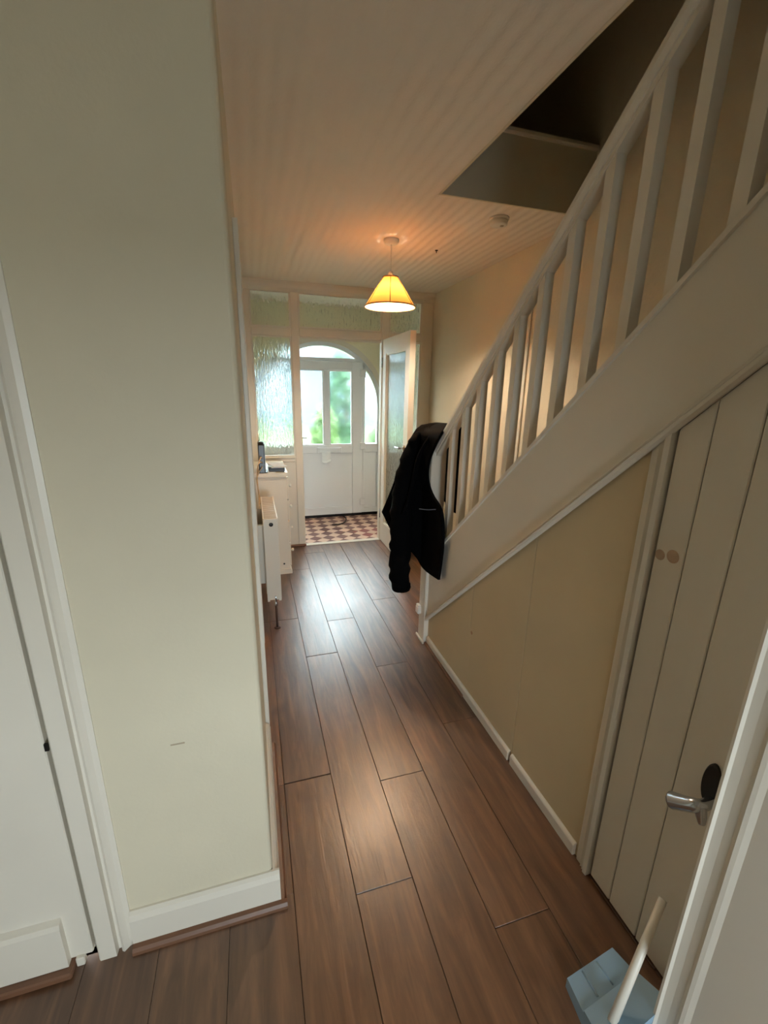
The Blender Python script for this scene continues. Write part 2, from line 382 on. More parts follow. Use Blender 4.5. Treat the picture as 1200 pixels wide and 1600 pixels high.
prism('bottom_board', [(YN-.012, .024), (YN-.030, .024), (YN-.030, .165), (YN-.026, .178), (YN-.012, .185)], 'x', -1.30, -.565, 'white_gloss', d1)
box('threshold_bar', -1.30, -.555, YN-.048, YN, 0, .022, 'brown_bead', d1, .004)
box('stile_foot', -.552, -.532, YN-.022, YN-.005, .001, .03, 'white_gloss', d1, .002)
box('latch', -.512, -.504, YN-.015, YN-.010, .715, .735, 'dark_metal', d1)

# ---- glazed timber screen across the hall
sc_ = thing('partition', (.86, YP, 0), 'white painted timber screen with streaked glass lights around a doorway', 'partition', kind='structure')
Y0, Y1 = YP, YP+.07
def member(nm, x0_, x1_, z0, z1, mat='white_gloss', y0=Y0, y1=Y1, bv=.005, par=sc_): return box(nm, x0_, x1_, y0, y1, z0, z1, mat, par, bv)
member('post', XL, .040, 0, 2.352); member('post', .385, .455, 0, 2.352); member('post', 1.228, 1.302, 0, 2.352); member('post', 1.625, XR, 0, 2.352)
member('head_rail', XL, XR, 2.350, H)
prism('head_moulding', [(YP, 2.352), (YP-.022, 2.375), (YP-.028, 2.40), (YP-.03, H), (YP, H)], 'x', XL, XR, 'white_gloss', sc_)
member('transom', .040, .385, 1.988, 2.060); member('transom', .455, 1.228, 1.995, 2.066); member('transom', 1.302, 1.625, 1.988, 2.066)
box('stop_bead', .455, 1.228, YP+.035, YP+.055, 1.975, 1.995, 'white_gloss', sc_)
member('sill_rail', .040, .385, .862, .915); member('sill_rail', 1.302, 1.625, .862, .915)
box('sill_bead', .040, .385, YP-.014, YP, .898, .915, 'white_gloss', sc_, .003)
member('panel', .040, .385, .0, .862, y0=Y0+.012, y1=Y1-.01, bv=0); member('panel', 1.302, 1.625, 0, .862, y0=Y0+.012, y1=Y1-.01, bv=0)
box('foot_bead', XL, .458, YP-.02, YP, 0, .022, 'brown_bead', sc_, .004)
def lights(x0_, x1_, z0, z1):
    bm = bmesh.new(); t = .012
    for bb in ((x0_, x0_+t, z0, z1), (x1_-t, x1_, z0, z1), (x0_+t, x1_-t, z0, z0+t), (x0_+t, x1_-t, z1-t, z1)): add_box(bm, bb[0], bb[1], YP+.006, YP+.024, bb[2], bb[3])
    finish('glazing_bead', bm, 'white_gloss', sc_)
    box('pane', x0_+.002, x1_-.002, YP+.026, YP+.032, z0+.002, z1-.002, 'streaked', sc_)
lights(.040, .385, .915, 1.988); lights(1.302, 1.625, .915, 1.988)
lights(.040, .385, 2.060, 2.352); lights(.455, 1.228, 2.066, 2.352); lights(1.302, 1.625, 2.066, 2.352)
box('strike_plate', .452, .4575, YP+.01, YP+.03, 1.02, 1.09, 'brass', sc_)

# ---- open glazed hall door, hinged on the screen's post, standing into the hall
hinge = Vector((1.238, YP-.008, 0)); dr = thing('door_3', hinge, 'open white glazed hall door standing at right angles to the screen', 'door', kind='structure')
DLEN, DT = .765, .048
dirv = Vector((-.004, -1, 0)).normalized(); nv = Vector((1, -.004, 0))
def dpt(s, t, z): return hinge+dirv*s+nv*t+Vector((0, 0, z))
def dbox(nm, s0, s1, z0, z1, mat, t0=0., t1=DT, par=dr):
    vs = [dpt(s, t, z) for s in (s0, s1) for t in (t0, t1) for z in (z0, z1)]
    return raw(nm, vs, [(0, 1, 3, 2), (4, 6, 7, 5), (0, 4, 5, 1), (2, 3, 7, 6), (0, 2, 6, 4), (1, 5, 7, 3)], mat, par)
dbox('stile', 0, .10, .008, 2.0, 'white_gloss'); fs_ = dbox('stile', DLEN-.10, DLEN, .008, 2.0, 'white_gloss')
dbox('edge_lipping', DLEN, DLEN+.004, .008, 2.0, 'white_gloss')
dbox('top_rail', .10, DLEN-.10, 1.87, 2.0, 'white_gloss'); dbox('bottom_rail', .10, DLEN-.10, .008, .22, 'white_gloss')
dbox('pane', .10, DLEN-.10, .22, 1.87, 'door_glass', .021, .027)
for (a, b_, c, d_) in ((.10, .114, .22, 1.87), (DLEN-.114, DLEN-.10, .22, 1.87), (.114, DLEN-.114, .22, .234), (.114, DLEN-.114, 1.856, 1.87)): dbox('glazing_bead', a, b_, c, d_, 'white_gloss', .006, .021)
for s_, tt in ((-1, -.004), (1, DT+.004)):
    c = dpt(DLEN-.055, tt, 1.07)
    lathe('rose', [(0, 0), (.024, 0), (.024, s_*.008), (0, s_*.009)], c, 'brass', dr, 20, 'x')
    if s_ < 0: tube('lever', [c, c+Vector((-.045, 0, 0)), c+Vector((-.05, .02, 0)), c+Vector((-.05, .10, -.004))], .008, 'chrome', dr, 8)
    else: lathe('knob', [(0.008, 0), (.008, .02), (.024, .03), (.027, .045), (.018, .06), (0, .062)], c, 'brass', dr, 20, 'x')
for z in (.25, 1.75): lathe('hinge', [(0, 0), (.007, 0), (.007, .09), (0, .09)], dpt(-.004, -.004, z), 'chrome', dr, 10)

# ---- porch front wall with an arched opening
AC, AZ, RI, RO, RW = .80, 1.346, .664, .725, .735
TH = .18
bm = bmesh.new(); NA = 40
arc = [(AC+RW*math.cos(math.pi*k/NA), AZ+RW*math.sin(math.pi*k/NA)) for k in range(NA+1)]
for k in range(NA):
    (xa, za), (xb, zb) = arc[k], arc[k+1]
    add_prism(bm, [(xa, za), (xa, H), (xb, H), (xb, zb)], 'y', YD-.03, YD+TH)
add_box(bm, AC+RW, XR, YD-.03, YD+TH, 0, H); add_box(bm, XL-.1, AC-RW, YD-.03, YD+TH, 0, H)
wf = finish('wall_front', bm, 'rough_cream', None); tag(wf, 'cream woodchip porch wall with the arched entrance', 'wall', kind='structure')
def arch_ring(r0, r1, ya, yb, mat, par, nm):
    bm = bmesh.new(); pa = []; 
    def P(r): return [(AC+r, .0)]+[(AC+r*math.cos(math.pi*k/NA), AZ+r*math.sin(math.pi*k/NA)) for k in range(NA+1)]+[(AC-r, 0.)]
    A, B = P(r0), P(r1); nn = len(A)
    V = [[bm.verts.new((p[0], y, p[1])) for p in X] for y in (ya, yb) for X in (A, B)]
    for k in range(nn-1):
        for a, b_ in ((0, 1), (1, 3), (3, 2), (2, 0)): bm.faces.new((V[a][k], V[a][k+1], V[b_][k+1], V[b_][k]))
    for k in (0, nn-1): bm.faces.new((V[0][k], V[1][k], V[3][k], V[2][k]))
    return finish(nm, bm, mat, par)
fd = thing('door_4', (AC, YD, 0), 'white plastic front door with arched top light, side lights and letter plate', 'door', kind='structure')
arch_ring(RI, RO+.01, YD, YD+.07, 'upvc', fd, 'arched_frame')
arch_ring(RO-.02, RO+.035, YD-.045, YD-.03, 'white_gloss', fd, 'cover_trim')
def circ(z): return math.sqrt(max(0, RI*RI-(z-AZ)**2))
def fbox(nm, xa, xb, za, zb, mat='upvc', ya=YD, yb=YD+.07, bv=.004, par=fd): return box(nm, xa, xb, ya, yb, za, zb, mat, par, bv)
zt = 1.885
fbox('transom', AC-circ(1.868)-.02, AC+circ(1.868)+.02, 1.848, zt)
for sgn, e0, e1 in ((1, 1.280, 1.311), (-1, .440, .405)):
    a, b_ = sorted((e0, e1)); fbox('mullion', a, b_, 0, AZ+math.sqrt(RI**2-(e0-AC)**2)+.02)
    a, b_ = sorted((e1, AC+sgn*(RI+.005)))
    fbox('side_rail', a, b_, .80, .905, bv=.003); fbox('side_rail', a, b_, 0, .095, bv=.003)
    fbox('side_panel', a, b_, .095, .80, ya=YD+.018, yb=YD+.05, bv=0)
    am = math.acos(abs(e1-AC)/RI)
    pts = [(e1, .905), (AC+sgn*RI, .905)]+[(AC+sgn*RI*math.cos(am*k/14), AZ+RI*math.sin(am*k/14)) for k in range(15)]
    prism('pane', pts, 'y', YD+.03, YD+.036, 'etched', fd)
t0 = math.asin((zt-AZ)/RI)
prism('pane', [(AC+RI*math.cos(t0+(math.pi-2*t0)*k/24), AZ+RI*math.sin(t0+(math.pi-2*t0)*k/24)) for k in range(25)], 'y', YD+.03, YD+.036, 'etched', fd)
# leaf (proud of the frame)
LY0, LY1 = YD-.018, YD+.045
lf = lambda nm, xa, xb, za, zb, bv=.005: fbox(nm, xa, xb, za, zb, ya=LY0, yb=LY1, bv=bv)
lf('stile', .442, .540, .035, 1.845); lf('stile', 1.152, 1.276, .035, 1.845)
lf('top_rail', .540, 1.152, 1.752, 1.845); lf('middle_rail', .540, 1.152, .800, .895); lf('bottom_rail', .540, 1.152, .035, .130); lf('mullion', .815, .875, .895, 1.752)
fbox('panel', .540, 1.152, .130, .800, ya=YD+.004, yb=YD+.03, bv=0)
box('pane', .540, .815, YD+.01, YD+.016, .895, 1.752, 'etched', fd); box('pane', .875, 1.152, YD+.01, YD+.016, .895, 1.752, 'etched', fd)
for (xa, xb, za, zb) in ((.540, .815, .895, 1.752), (.875, 1.152, .895, 1.752)):
    boxes('glazing_bead', [(xa, xa+.014, LY0+.004, YD+.01, za, zb), (xb-.014, xb, LY0+.004, YD+.01, za, zb), (xa+.014, xb-.014, LY0+.004, YD+.01, za, za+.014), (xa+.014, xb-.014, LY0+.004, YD+.01, zb-.014, zb)], 'upvc', fd)
for z in (.14, .84, 1.68):
    h_ = box('hinge', 1.245, 1.312, LY0-.016, LY0, z, z+.085, 'upvc', fd, .005)
lp = box('letter_plate', .722, 1.018, LY0-.016, LY0, .802, .872, 'upvc', fd, .006); box('flap', .745, .995, LY0-.021, LY0-.016, .812, .862, 'upvc', lp, .003)
box('handle_plate', .475, .500, LY0-.012, LY0, .90, 1.10, 'upvc', fd, .006)
tube('lever', [(.484, LY0-.01, .995), (.484, LY0-.055, .995), (.50, LY0-.06, .995), (.60, LY0-.058, .993)], .009, 'upvc', fd, 8)
box('sill', AC-RO, AC+RO, YD-.004, YD+.1, -.01, .035, 'router_black', fd)

# ---- right-hand side below the stairs
wu = thing('wall_stairs', (XS, 1.5, 0), 'cream panelling under the sloping staircase', 'wall', kind='structure')
def under(ya, yb, zlo=0.0): return [(ya, zlo), (yb, zlo), (yb, zm(yb)), (ya, zm(ya))]
g_ = .0018
prism('backing', under(.80, 2.20), 'x', XS+.075, XS+.085, 'cream_panel', wu)
prism('panel', under(1.725+.0020, 2.25), 'x', XS, XS+.016, 'cream_panel', wu)
prism('panel', under(1.292+g_, 1.725-.0020), 'x', XS, XS+.016, 'cream_panel', wu)
prism('panel', under(.868, 1.292-g_), 'x', XS+.0005, XS+.016, 'cream_panel', wu)
box('joint_filler', XS-.0006, XS+.01, 1.718, 1.732, .0, .40, 'cream_panel', wu)
lathe('old_screw_hole', [(0, -.001), (.008, -.001), (.011, .0005)], (XS, 1.712, .385), 'knot', wu, 12, 'x')
sp = [(XS, .0), (XS-.014, .0), (XS-.014, .042), (XS-.008, .05), (XS, .052)]
o = prism('baseboard_stairs', sp, 'y', 1.300, 2.24, 'white_gloss', None, .002); tag(o, 'low white skirting under the half-height cupboard panels', 'skirting', kind='structure')
o = prism('baseboard_casing', sp, 'y', .885, 1.284, 'white_gloss', None, .002); tag(o, 'low white skirting beside the cupboard door casing', 'skirting', kind='structure')
o = box('trim_4', XS-.028, XS-.014, 1.72, 2.24, 0, .014, 'brown_bead', None, .003); tag(o, 'short brown floor bead along the stair skirting', 'trim', kind='structure')
# casing
bm = bmesh.new(); ya, yb = .818, .878
prof = [(XS+.016, ya), (XS-.016, ya), (XS-.018, ya+.014), (XS-.010, ya+.018), (XS-.014, ya+.022), (XS-.008, ya+.027), (XS-.012, ya+.031), (XS-.006, ya+.036), (XS-.006, yb-.006), (XS, yb), (XS+.016, yb)]
vs = [(x, y, 0) for x, y in prof]+[(x, y, zm(y)-.012) for x, y in prof]; nn = len(prof); bm.free()
cs_ = raw('trim_5', vs, [tuple(range(nn)), tuple(range(nn, 2*nn))]+[(k, (k+1) % nn, nn+(k+1) % nn, nn+k) for k in range(nn)], 'white_gloss')
tag(cs_, 'ridged upright casing beside the cupboard door', 'trim', kind='structure')
# boarded cupboard door under the stairs
cdoor = thing('door_5', (XS, .6, 0), 'tongue and groove cupboard door under the stairs with an oval handle plate', 'door', kind='structure')
edges = [.812, .731, .631, .531, .431, .331, .231]
for k in range(len(edges)-1):
    y1_, y0_ = edges[k]-.0012, edges[k+1]+.0012
    bm = bmesh.new(); add_prism(bm, [(y0_, .012), (y1_, .012), (y1_, zm(y1_)-.016), (y0_, zm(y0_)-.016)], 'x', XS-.004, XS+.022)
    finish('board', bm, 'white_gloss', cdoor, .0025)
prism('backing', [(.231, .014), (.81, .014), (.81, zm(.81)-.03), (.231, zm(.231)-.03)], 'x', XS+.0225, XS+.03, 'white_gloss', cdoor)
for (y_, z_, r_) in ((.795, 1.152, .014), (.760, 1.160, .017)): lathe('filled_hole', [(0, -.0045), (r_, -.0045), (r_*1.02, -.003)], (XS, y_, z_), 'door_knot', cdoor, 16, 'x')
# handle: oval plate with a chrome lever
rose = []
c = Vector((XS-.006, .548, .672))
vs, fs = [], []
for (t, sc2) in ((0, 1), (-.006, 1), (-.009, .9)):
    for k in range(28):
        a = 2*math.pi*k/28; vs.append((c.x+t, c.y+.019*sc2*math.cos(a), c.z+.056*sc2*math.sin(a)))
for j in range(2):
    for k in range(28): fs.append((j*28+k, j*28+(k+1) % 28, (j+1)*28+(k+1) % 28, (j+1)*28+k))
fs += [tuple(range(28)), tuple(56+k for k in range(28))]
pl = raw('handle_plate', vs, fs, 'dark_metal', cdoor)
tube('lever', [(c.x-.006, .534, .636), (c.x-.034, .534, .634), (c.x-.047, .542, .628), (c.x-.05, .562, .612), (c.x-.05, .590, .590)], [.012, .013, .016, .017, .020], 'chrome', cdoor, 14)
tube('lever_neck', [(c.x-.042, .534, .634), (c.x-.043, .527, .612), (c.x-.043, .522, .594)], [.013, .012, .007], 'chrome', cdoor, 10)

# near door casing on the right, and the wall it belongs to
tag(box('wall_near', .875, XR, BACK, .44, 0, H, 'white_gloss'), 'white wall behind the near door casing', 'wall', kind='structure')
bm = bmesh.new()
add_prism(bm, [(.90, .462), (.866, .470), (.860, .467), (.859, .461), (.864, .456), (.867, .440), (.867, .424), (.864, .416), (.8655, .408), (.869, .398), (.870, .20), (.90, .20)], 'z', 0, 2.06)
tag(finish('trim_6', bm, 'white_gloss', None), 'moulded door casing edge overlapping the cupboard door', 'trim', kind='structure')

# ================================================================= STAIRCASE
st = thing('staircase', (1.37, 2.4, 0), 'white painted closed-string staircase with square balusters and a sloping handrail', 'staircase')
ye = -.60
prism('string', [(2.25, zm(2.25)), (2.25, zs(2.25)-.012), (ye, zs(ye)-.012), (ye, zm(ye))], 'x', XS-.012, XS+.022, 'white_gloss', st)
# moulding and base rail follow the slope
def sloped(nm, fz, prof, ya, yb, mat, par):
    """prof: (x, dz) section carried along z = fz(y)"""
    vs = [(x, y, fz(y)+dz) for y in (ya, yb) for x, dz in prof]; nn = len(prof)
    fs = [tuple(range(nn)), tuple(range(2*nn-1, nn-1, -1))]+[(k, nn+k, nn+(k+1) % nn, (k+1) % nn) for k in range(nn)]
    return raw(nm, vs, fs, mat, par)
sloped('string_moulding', zm, [(XS-.010, .016), (XS-.018, .016), (XS-.026, .010), (XS-.022, .003), (XS-.029, -.004), (XS-.026, -.014), (XS-.016, -.020), (XS-.010, -.020)], 2.248, ye, 'white_gloss', st)
sloped('base_rail', zs, [(XS-.022, -.022), (XS-.024, -.006), (XS-.016, 0), (XS+.050, 0), (XS+.056, -.006), (XS+.052, -.022)], 2.25, ye, 'white_gloss', st)
zr = lambda y: 1.352+.9*(2.151-y)
rx = XS+.016
sloped('handrail', zr, [(rx-.026, -.052), (rx-.034, -.034), (rx-.034, -.014), (rx-.022, 0), (rx+.022, 0), (rx+.034, -.014), (rx+.034, -.034), (rx+.026, -.052)], 2.26, ye, 'white_gloss', st)
sloped('rail_fillet', lambda y: zr(y)-.052, [(rx-.020, -.020), (rx-.020, .0), (rx+.020, .0), (rx+.020, -.020)], 2.25, ye, 'white_gloss', st)
bw = .017
ys = [2.082-.130*k for k in range(14)]
base = None
for y in ys:
    cs = ((-1, -1), (1, -1), (1, 1), (-1, 1))
    vs = [(rx+sx*bw, y+sy*bw, zs(y+sy*bw)-.004) for sx, sy in cs]+[(rx+sx*bw, y+sy*bw, zr(y+sy*bw)-.068) for sx, sy in cs]
    raw('baluster', vs, [(0, 1, 2, 3), (4, 5, 6, 7), (0, 1, 5, 4), (1, 2, 6, 5), (2, 3, 7, 6), (3, 0, 4, 7)], 'white_gloss', st)
nw = box('newel_post', .96, 1.05, 2.25, 2.345, 0, 1.265, 'white_gloss', st, .004)
bm = bmesh.new(); add_box(bm, .95, 1.06, 2.24, 2.355, 1.265, 1.288); finish('newel_cap', bm, 'white_gloss', nw, .008)
bm = bmesh.new(); add_box(bm, .948, .96, 2.235, 2.36, 0, .016); finish('foot_bead', bm, 'white_gloss', nw, .003)
R_, G_ = .19, .19/SL
for k in range(14):
    yk = 2.40-G_*k; z = R_*(k+1)
    if k == 13: break
    box('tread', XS+.022 if k else 1.05, XR, yk-G_, yk+.022, z-.028, z, 'stair_carpet', st, .006)
    box('riser', XS+.022 if k else 1.05, XR, yk-.016, yk, z-R_, z-.028, 'stair_carpet', st)
sloped('wall_string', lambda y: .42+SL*(2.40-y), [(XR-.022, -.3), (XR-.022, 0), (XR, 0), (XR, -.3)], 2.43, ye, 'white_gloss', st)
# small white box on the newel's hall side
jb = thing('junction_box', (.949, 2.362, .21), 'small white cable box fixed low on the newel post', 'box')
box('body', .935, .9595, 2.30, 2.343, .178, .225, 'plastic_white', jb, .004); box('lid', .937, .956, 2.303, 2.340, .225, .238, 'plastic_white', jb, .003)
# vertical batten on the party wall behind the balusters
tag(box('trim_7', XR-.012, XR, 2.590, 2.615, .3, 2.10, 'white_gloss', None, .003), 'thin upright batten on the wall behind the balusters', 'trim', kind='structure')

# ================================================================= COAT
def coons(T, B, L, R, nu, nv):
    def samp(pts, n):
        ps = catmull([Vector((p[0], p[1], 0)) for p in pts], 10); ln = [0]
        for a, b_ in zip(ps, ps[1:]): ln.append(ln[-1]+(b_-a).length)
        out = []
        for k in range(n+1):
            d = ln[-1]*k/n; i = max(j for j in range(len(ln)) if ln[j] <= d+1e-9); i = min(i, len(ps)-2)
            t = (d-ln[i])/max(1e-9, ln[i+1]-ln[i]); out.append(ps[i].lerp(ps[i+1], t))
        return out
    t, b_, l_, r = samp(T, nu), samp(B, nu), samp(L, nv), samp(R, nv); g = []
    for j in range(nv+1):
        v = j/nv; rw = []
        for i in range(nu+1):
            u = i/nu
            rw.append(t[i]*(1-v)+b_[i]*v+l_[j]*(1-u)+r[j]*u-(t[0]*(1-u)*(1-v)+t[nu]*u*(1-v)+b_[0]*(1-u)*v+b_[nu]*u*v))
        g.append(rw)
    return g
coat = thing('coat', (.86, 2.25, .35), 'black padded coat draped over the newel post at the foot of the stairs', 'coat')
NU, NV = 30, 34
gpx = coons([(651, 671), (662, 667), (697, 667)], [(597, 800), (612, 829), (632, 851), (648, 868), (664, 890), (686, 906)],
            [(651, 671), (636, 697), (622, 735), (610, 768), (597, 800)], [(697, 667), (682, 694), (671, 722), (669, 748), (676, 772), (691, 800), (693, 850), (686, 906)], NU, NV)
verts, faces = [], []
W_ = NU+1
over = []
for j in range(NV+1):
    v = j/NV
    for i in range(NU+1):
        u = i/NU; p = gpx[j][i]
        fold = .012*math.sin(u*11+1.2*v)+.006*math.sin(u*21-2.5*v)
        env = min(1, max(0, (v-.18)*2))*min(1, (1-u)*6+.25)
        y = 2.47-.16*u-.05*v*u+fold*env-.03*math.sin(math.pi*u)*env
        q = at(p.x, p.y, 'y', y)
        lim = .945 if v > .06 else .945+(1-v/.06)*.06
        if q.x > lim: q = at(p.x, p.y, 'x', lim-.003*v*math.cos(u*25))
        verts.append(q)
# carry the cloth over the newel and down on the stair side
NB = 14
for j in range(1, NB+1):
    t = j/NB
    for i in range(NU+1):
        u = i/NU; a = verts[i]
        yy = 2.40-.235*u
        if t < .35:
            s = t/.35; x = a.x+(1.075-a.x)*s; z = a.z+(1.36-a.z)*s+.012*math.sin(math.pi*s); y = a.y+(yy-a.y)*s
            if z < 1.345 and x > .93: z = 1.345
        else:
            s = (t-.35)/.65; x = 1.075+.035*math.sin(min(1, s*2)*math.pi/2)+.008*math.sin(u*14); z = 1.36-(.47+.03*u)*s; y = yy
        verts.append(Vector((x, y, z)))
for j in range(NV):
    for i in range(NU): faces.append((j*W_+i, j*W_+i+1, (j+1)*W_+i+1, (j+1)*W_+i))
off = (NV+1)*W_
for i in range(NU): faces.append((i, i+1, off+i+1, off+i))
for j in range(NB-1):
    for i in range(NU): faces.append((off+j*W_+i, off+j*W_+i+1, off+(j+1)*W_+i+1, off+(j+1)*W_+i))
body = raw('body', verts, faces, 'black_cloth', coat, True)
md = body.modifiers.new('thickness', 'SOLIDIFY'); md.thickness = .012; md.offset = 0
sp_ = [at(655, 676, 'y', 2.41), at(644, 700, 'y', 2.37), at(634, 745, 'y', 2.33), at(628, 800, 'y', 2.31), at(626, 850, 'y', 2.30), at(624, 893, 'y', 2.30), at(626.5, 919, 'y', 2.30)]
sl = tube('sleeve', sp_, [.012, .040, .060, .066, .064, .062, .055], 'black_cloth', coat, 20, 8)
for vtx in sl.data.vertices:
    c0 = vtx.co; k = .006*math.sin(c0.z*60)+.004*math.sin(c0.z*95+c0.x*40); c0.x += k; c0.y += k*.6
lathe('cuff', [(.040, .012), (.056, .010), (.058, .045), (.050, .050)], (sp_[-1].x, sp_[-1].y, sp_[-1].z-.014), 'black_cloth', coat, 20)
tube('pocket_zip', [at(655, 795, 'y', 2.19), at(668, 796.5, 'y', 2.155), at(681, 796, 'y', 2.115)], .0028, 'router_grey', coat, 6)
tube('front_edge', [at(672, 683, 'y', 2.26), at(655, 712, 'y', 2.275), at(648, 740, 'y', 2.25), at(640, 775, 'y', 2.235), at(630, 805, 'y', 2.225)], .011, 'black_cloth', coat, 8)

# ================================================================= PENDANT LAMP
lx, ly = .885, 2.868
la = thing('pendant_lamp', (lx, ly, 2.03), 'lit amber cone pendant lamp hanging from the hall ceiling', 'lamp')
lathe('ceiling_rose', [(0, 0), (.047, 0), (.047, -.012), (.042, -.024), (.012, -.028), (0, -.028)], (lx, ly, H), 'plastic_white', la, 28)
tube('cord', [(lx, ly, H-.026), (lx, ly, 2.25)], .0035, 'plastic_white', la, 8, 1)
lathe('lamp_holder', [(0, 2.255), (.010, 2.255), (.017, 2.235), (.017, 2.20), (.022, 2.196), (.022, 2.165), (0, 2.165)], (lx, ly, 0), 'plastic_white', la, 20)
zb, zt_, rb, rt_ = 2.052, 2.222, .160, .047
sh = lathe('shade', [(rb, zb), (rb*.62+rt_*.38, zb*.62+zt_*.38), (rt_, zt_)], (lx, ly, 0), 'shade', la, 48)
lathe('rim', [(rb-.001, zb-.003), (rb+.003, zb-.003), (rb+.001, zb+.005), (rb-.003, zb+.005), (rb-.001, zb-.003)], (lx, ly, 0), 'shade_trim', sh, 48)
lathe('rim', [(rt_-.001, zt_-.004), (rt_+.003, zt_-.004), (rt_+.003, zt_+.003), (rt_-.001, zt_+.003), (rt_-.001, zt_-.004)], (lx, ly, 0), 'shade_trim', sh, 32)
for k in range(6):
    a = -math.pi/2-.30+k*math.pi/3; cs, sn = math.cos(a), math.sin(a)
    tube('rib', [(lx+(rb+.001)*cs, ly+(rb+.001)*sn, zb), (lx+(rt_+.001)*cs, ly+(rt_+.001)*sn, zt_)], .002, 'shade_trim', sh, 6, 1)
for k in range(3):
    a = k*2*math.pi/3; tube('spider', [(lx+.02*math.cos(a), ly+.02*math.sin(a), 2.185), (lx+rt_*math.cos(a), ly+rt_*math.sin(a), zt_)], .0015, 'chrome', sh, 6, 1)
lathe('halo_blocker', [(.018, 2.200), (.040, 2.204), (.040, 2.207), (.018, 2.203)], (lx, ly, 0), 'plastic_white', la, 24)  # added disc, blocks light from the shade's top to shrink the ceiling halo
lathe('bulb', [(0, 2.084), (.014, 2.087), (.024, 2.098), (.028, 2.114), (.024, 2.134), (.014, 2.152), (.013, 2.166)], (lx, ly, 0), 'bulb', la, 24)

# ================================================================= SMOKE ALARM
c = at(780, 341, 'z', H)
sa = thing('smoke_alarm', (c.x, c.y, H-.04), 'round white smoke alarm on the ceiling by the stairwell', 'smoke alarm')
lathe('base', [(0, 0), (.052, 0), (.052, -.010), (.046, -.012), (0, -.012)], (c.x, c.y, H), 'plastic_white', sa, 32)
lathe('cover', [(.044, -.012), (.047, -.016), (.045, -.032), (.036, -.037), (0, -.038)], (c.x, c.y, H), 'plastic_white', sa, 32)
lathe('test_button', [(.010, -.036), (.010, -.040), (0, -.041)], (c.x+.012, c.y-.012, H), 'grille', sa, 16)
c = at(682, 391, 'z', H)
hk = lathe('ceiling_hook', [(0, 0), (.010, 0), (.009, -.004), (.003, -.006), (.003, -.016), (0, -.017)], (c.x, c.y, H), 'dark_metal', None, 12); tag(hk, 'tiny dark hook screwed into the ceiling near the lamp', 'hook')

# ================================================================= RADIATOR
ra = thing('radiator', (.07, 2.95, 0), 'white double panel radiator on the hall wall', 'radiator')
ry0, ry1, rz0, rz1 = 2.66, 3.26, .20, .762
for xa, xb in ((.030, .045), (.103, .118)):
    bm = bmesh.new(); add_box(bm, xa, xb, ry0+.006, ry1-.006, rz0, rz1-.006); 
    for k in range(13):
        yy = ry0+.05+k*.042; add_box(bm, xb if xa > .06 else xa-.003, xb+.003 if xa > .06 else xa, yy-.011, yy+.011, rz0+.04, rz1-.05)
    finish('panel', bm, 'radiator', ra)
box('end_cover', .029, .119, ry0, ry0+.006, rz0+.012, rz1, 'radiator', ra, .002); box('end_cover', .029, .119, ry1-.006, ry1, rz0+.012, rz1, 'radiator', ra, .002)
bm = bmesh.new()
add_box(bm, .029, .036, ry0+.006, ry1-.006, rz1-.006, rz1+.002); add_box(bm, .112, .119, ry0+.006, ry1-.006, rz1-.006, rz1+.002)
finish('top_edge', bm, 'radiator', ra)
bm = bmesh.new()
for k in range(24): add_box(bm, .036, .112, ry0+.012+k*.0242, ry0+.030+k*.0242, rz1-.006, rz1-.002)
finish('top_grille', bm, 'grille', ra)
lathe('air_vent_plug', [(0, -.006), (.011, -.006), (.013, -.003), (.013, 0)], (.076, ry0, rz1-.035), 'router_black', ra, 18, 'y')
lathe('valve', [(0, 0), (.011, 0), (.012, .02), (.009, .025), (.009, .04), (.013, .045), (.013, .075), (0, .078)], (.082, ry0+.012, .165), 'chrome', ra, 16)
tube('pipe', [(.082, ry0+.012, .0), (.082, ry0+.012, .17)], .0075, 'copper', ra, 10, 1)
lathe('pipe_collar', [(.008, 0), (.022, 0), (.020, .006), (.008, .008)], (.082, ry0+.012, 0), 'copper', ra, 18)
for yy in (ry0+.08, ry1-.11): box('wall_bracket', XL, .03, yy, yy+.03, .30, .70, 'radiator', ra)

# ================================================================= CABINET + THINGS ON IT
cb = thing('hall_cabinet', (.12, 3.85, 0), 'narrow cream chest of drawers against the screen at the end of the hall', 'cabinet')
cy0, cy1, cxf = 3.56, 4.16, .245
box('carcass', XL+.018, cxf, cy0, cy1, .0, .855, 'white_gloss', cb, .003)
prism('top', [(XL+.002, .855), (cxf+.006, .855), (cxf+.014, .862), (cxf+.014, .876), (cxf+.008, .884), (XL+.002, .884)], 'y', cy0-.018, cy1+.018, 'white_gloss', cb)
prism('plinth', [(XL+.016, 0), (cxf+.016, 0), (cxf+.016, .02), (cxf+.008, .035), (cxf, .045), (XL+.016, .045)], 'y', cy0-.012, cy1, 'white_gloss', cb)
for z0, z1 in ((.655, .835), (.475, .645), (.275, .465), (.06, .265)):
    dd = box('drawer', cxf, cxf+.014, cy0+.02, cy1-.02, z0, z1, 'white_gloss', cb, .003)
    lathe('knob', [(.006, 0), (.006, .012), (.014, .018), (.015, .026), (.008, .032), (0, .033)], (cxf+.014, 3.70, (z0+z1)/2), 'plastic_white', dd, 14, 'x')
lathe('screw_cap', [(0, -.002), (.007, -.002), (.008, 0)], (.195, cy0, .09), 'router_black', cb, 12, 'y')
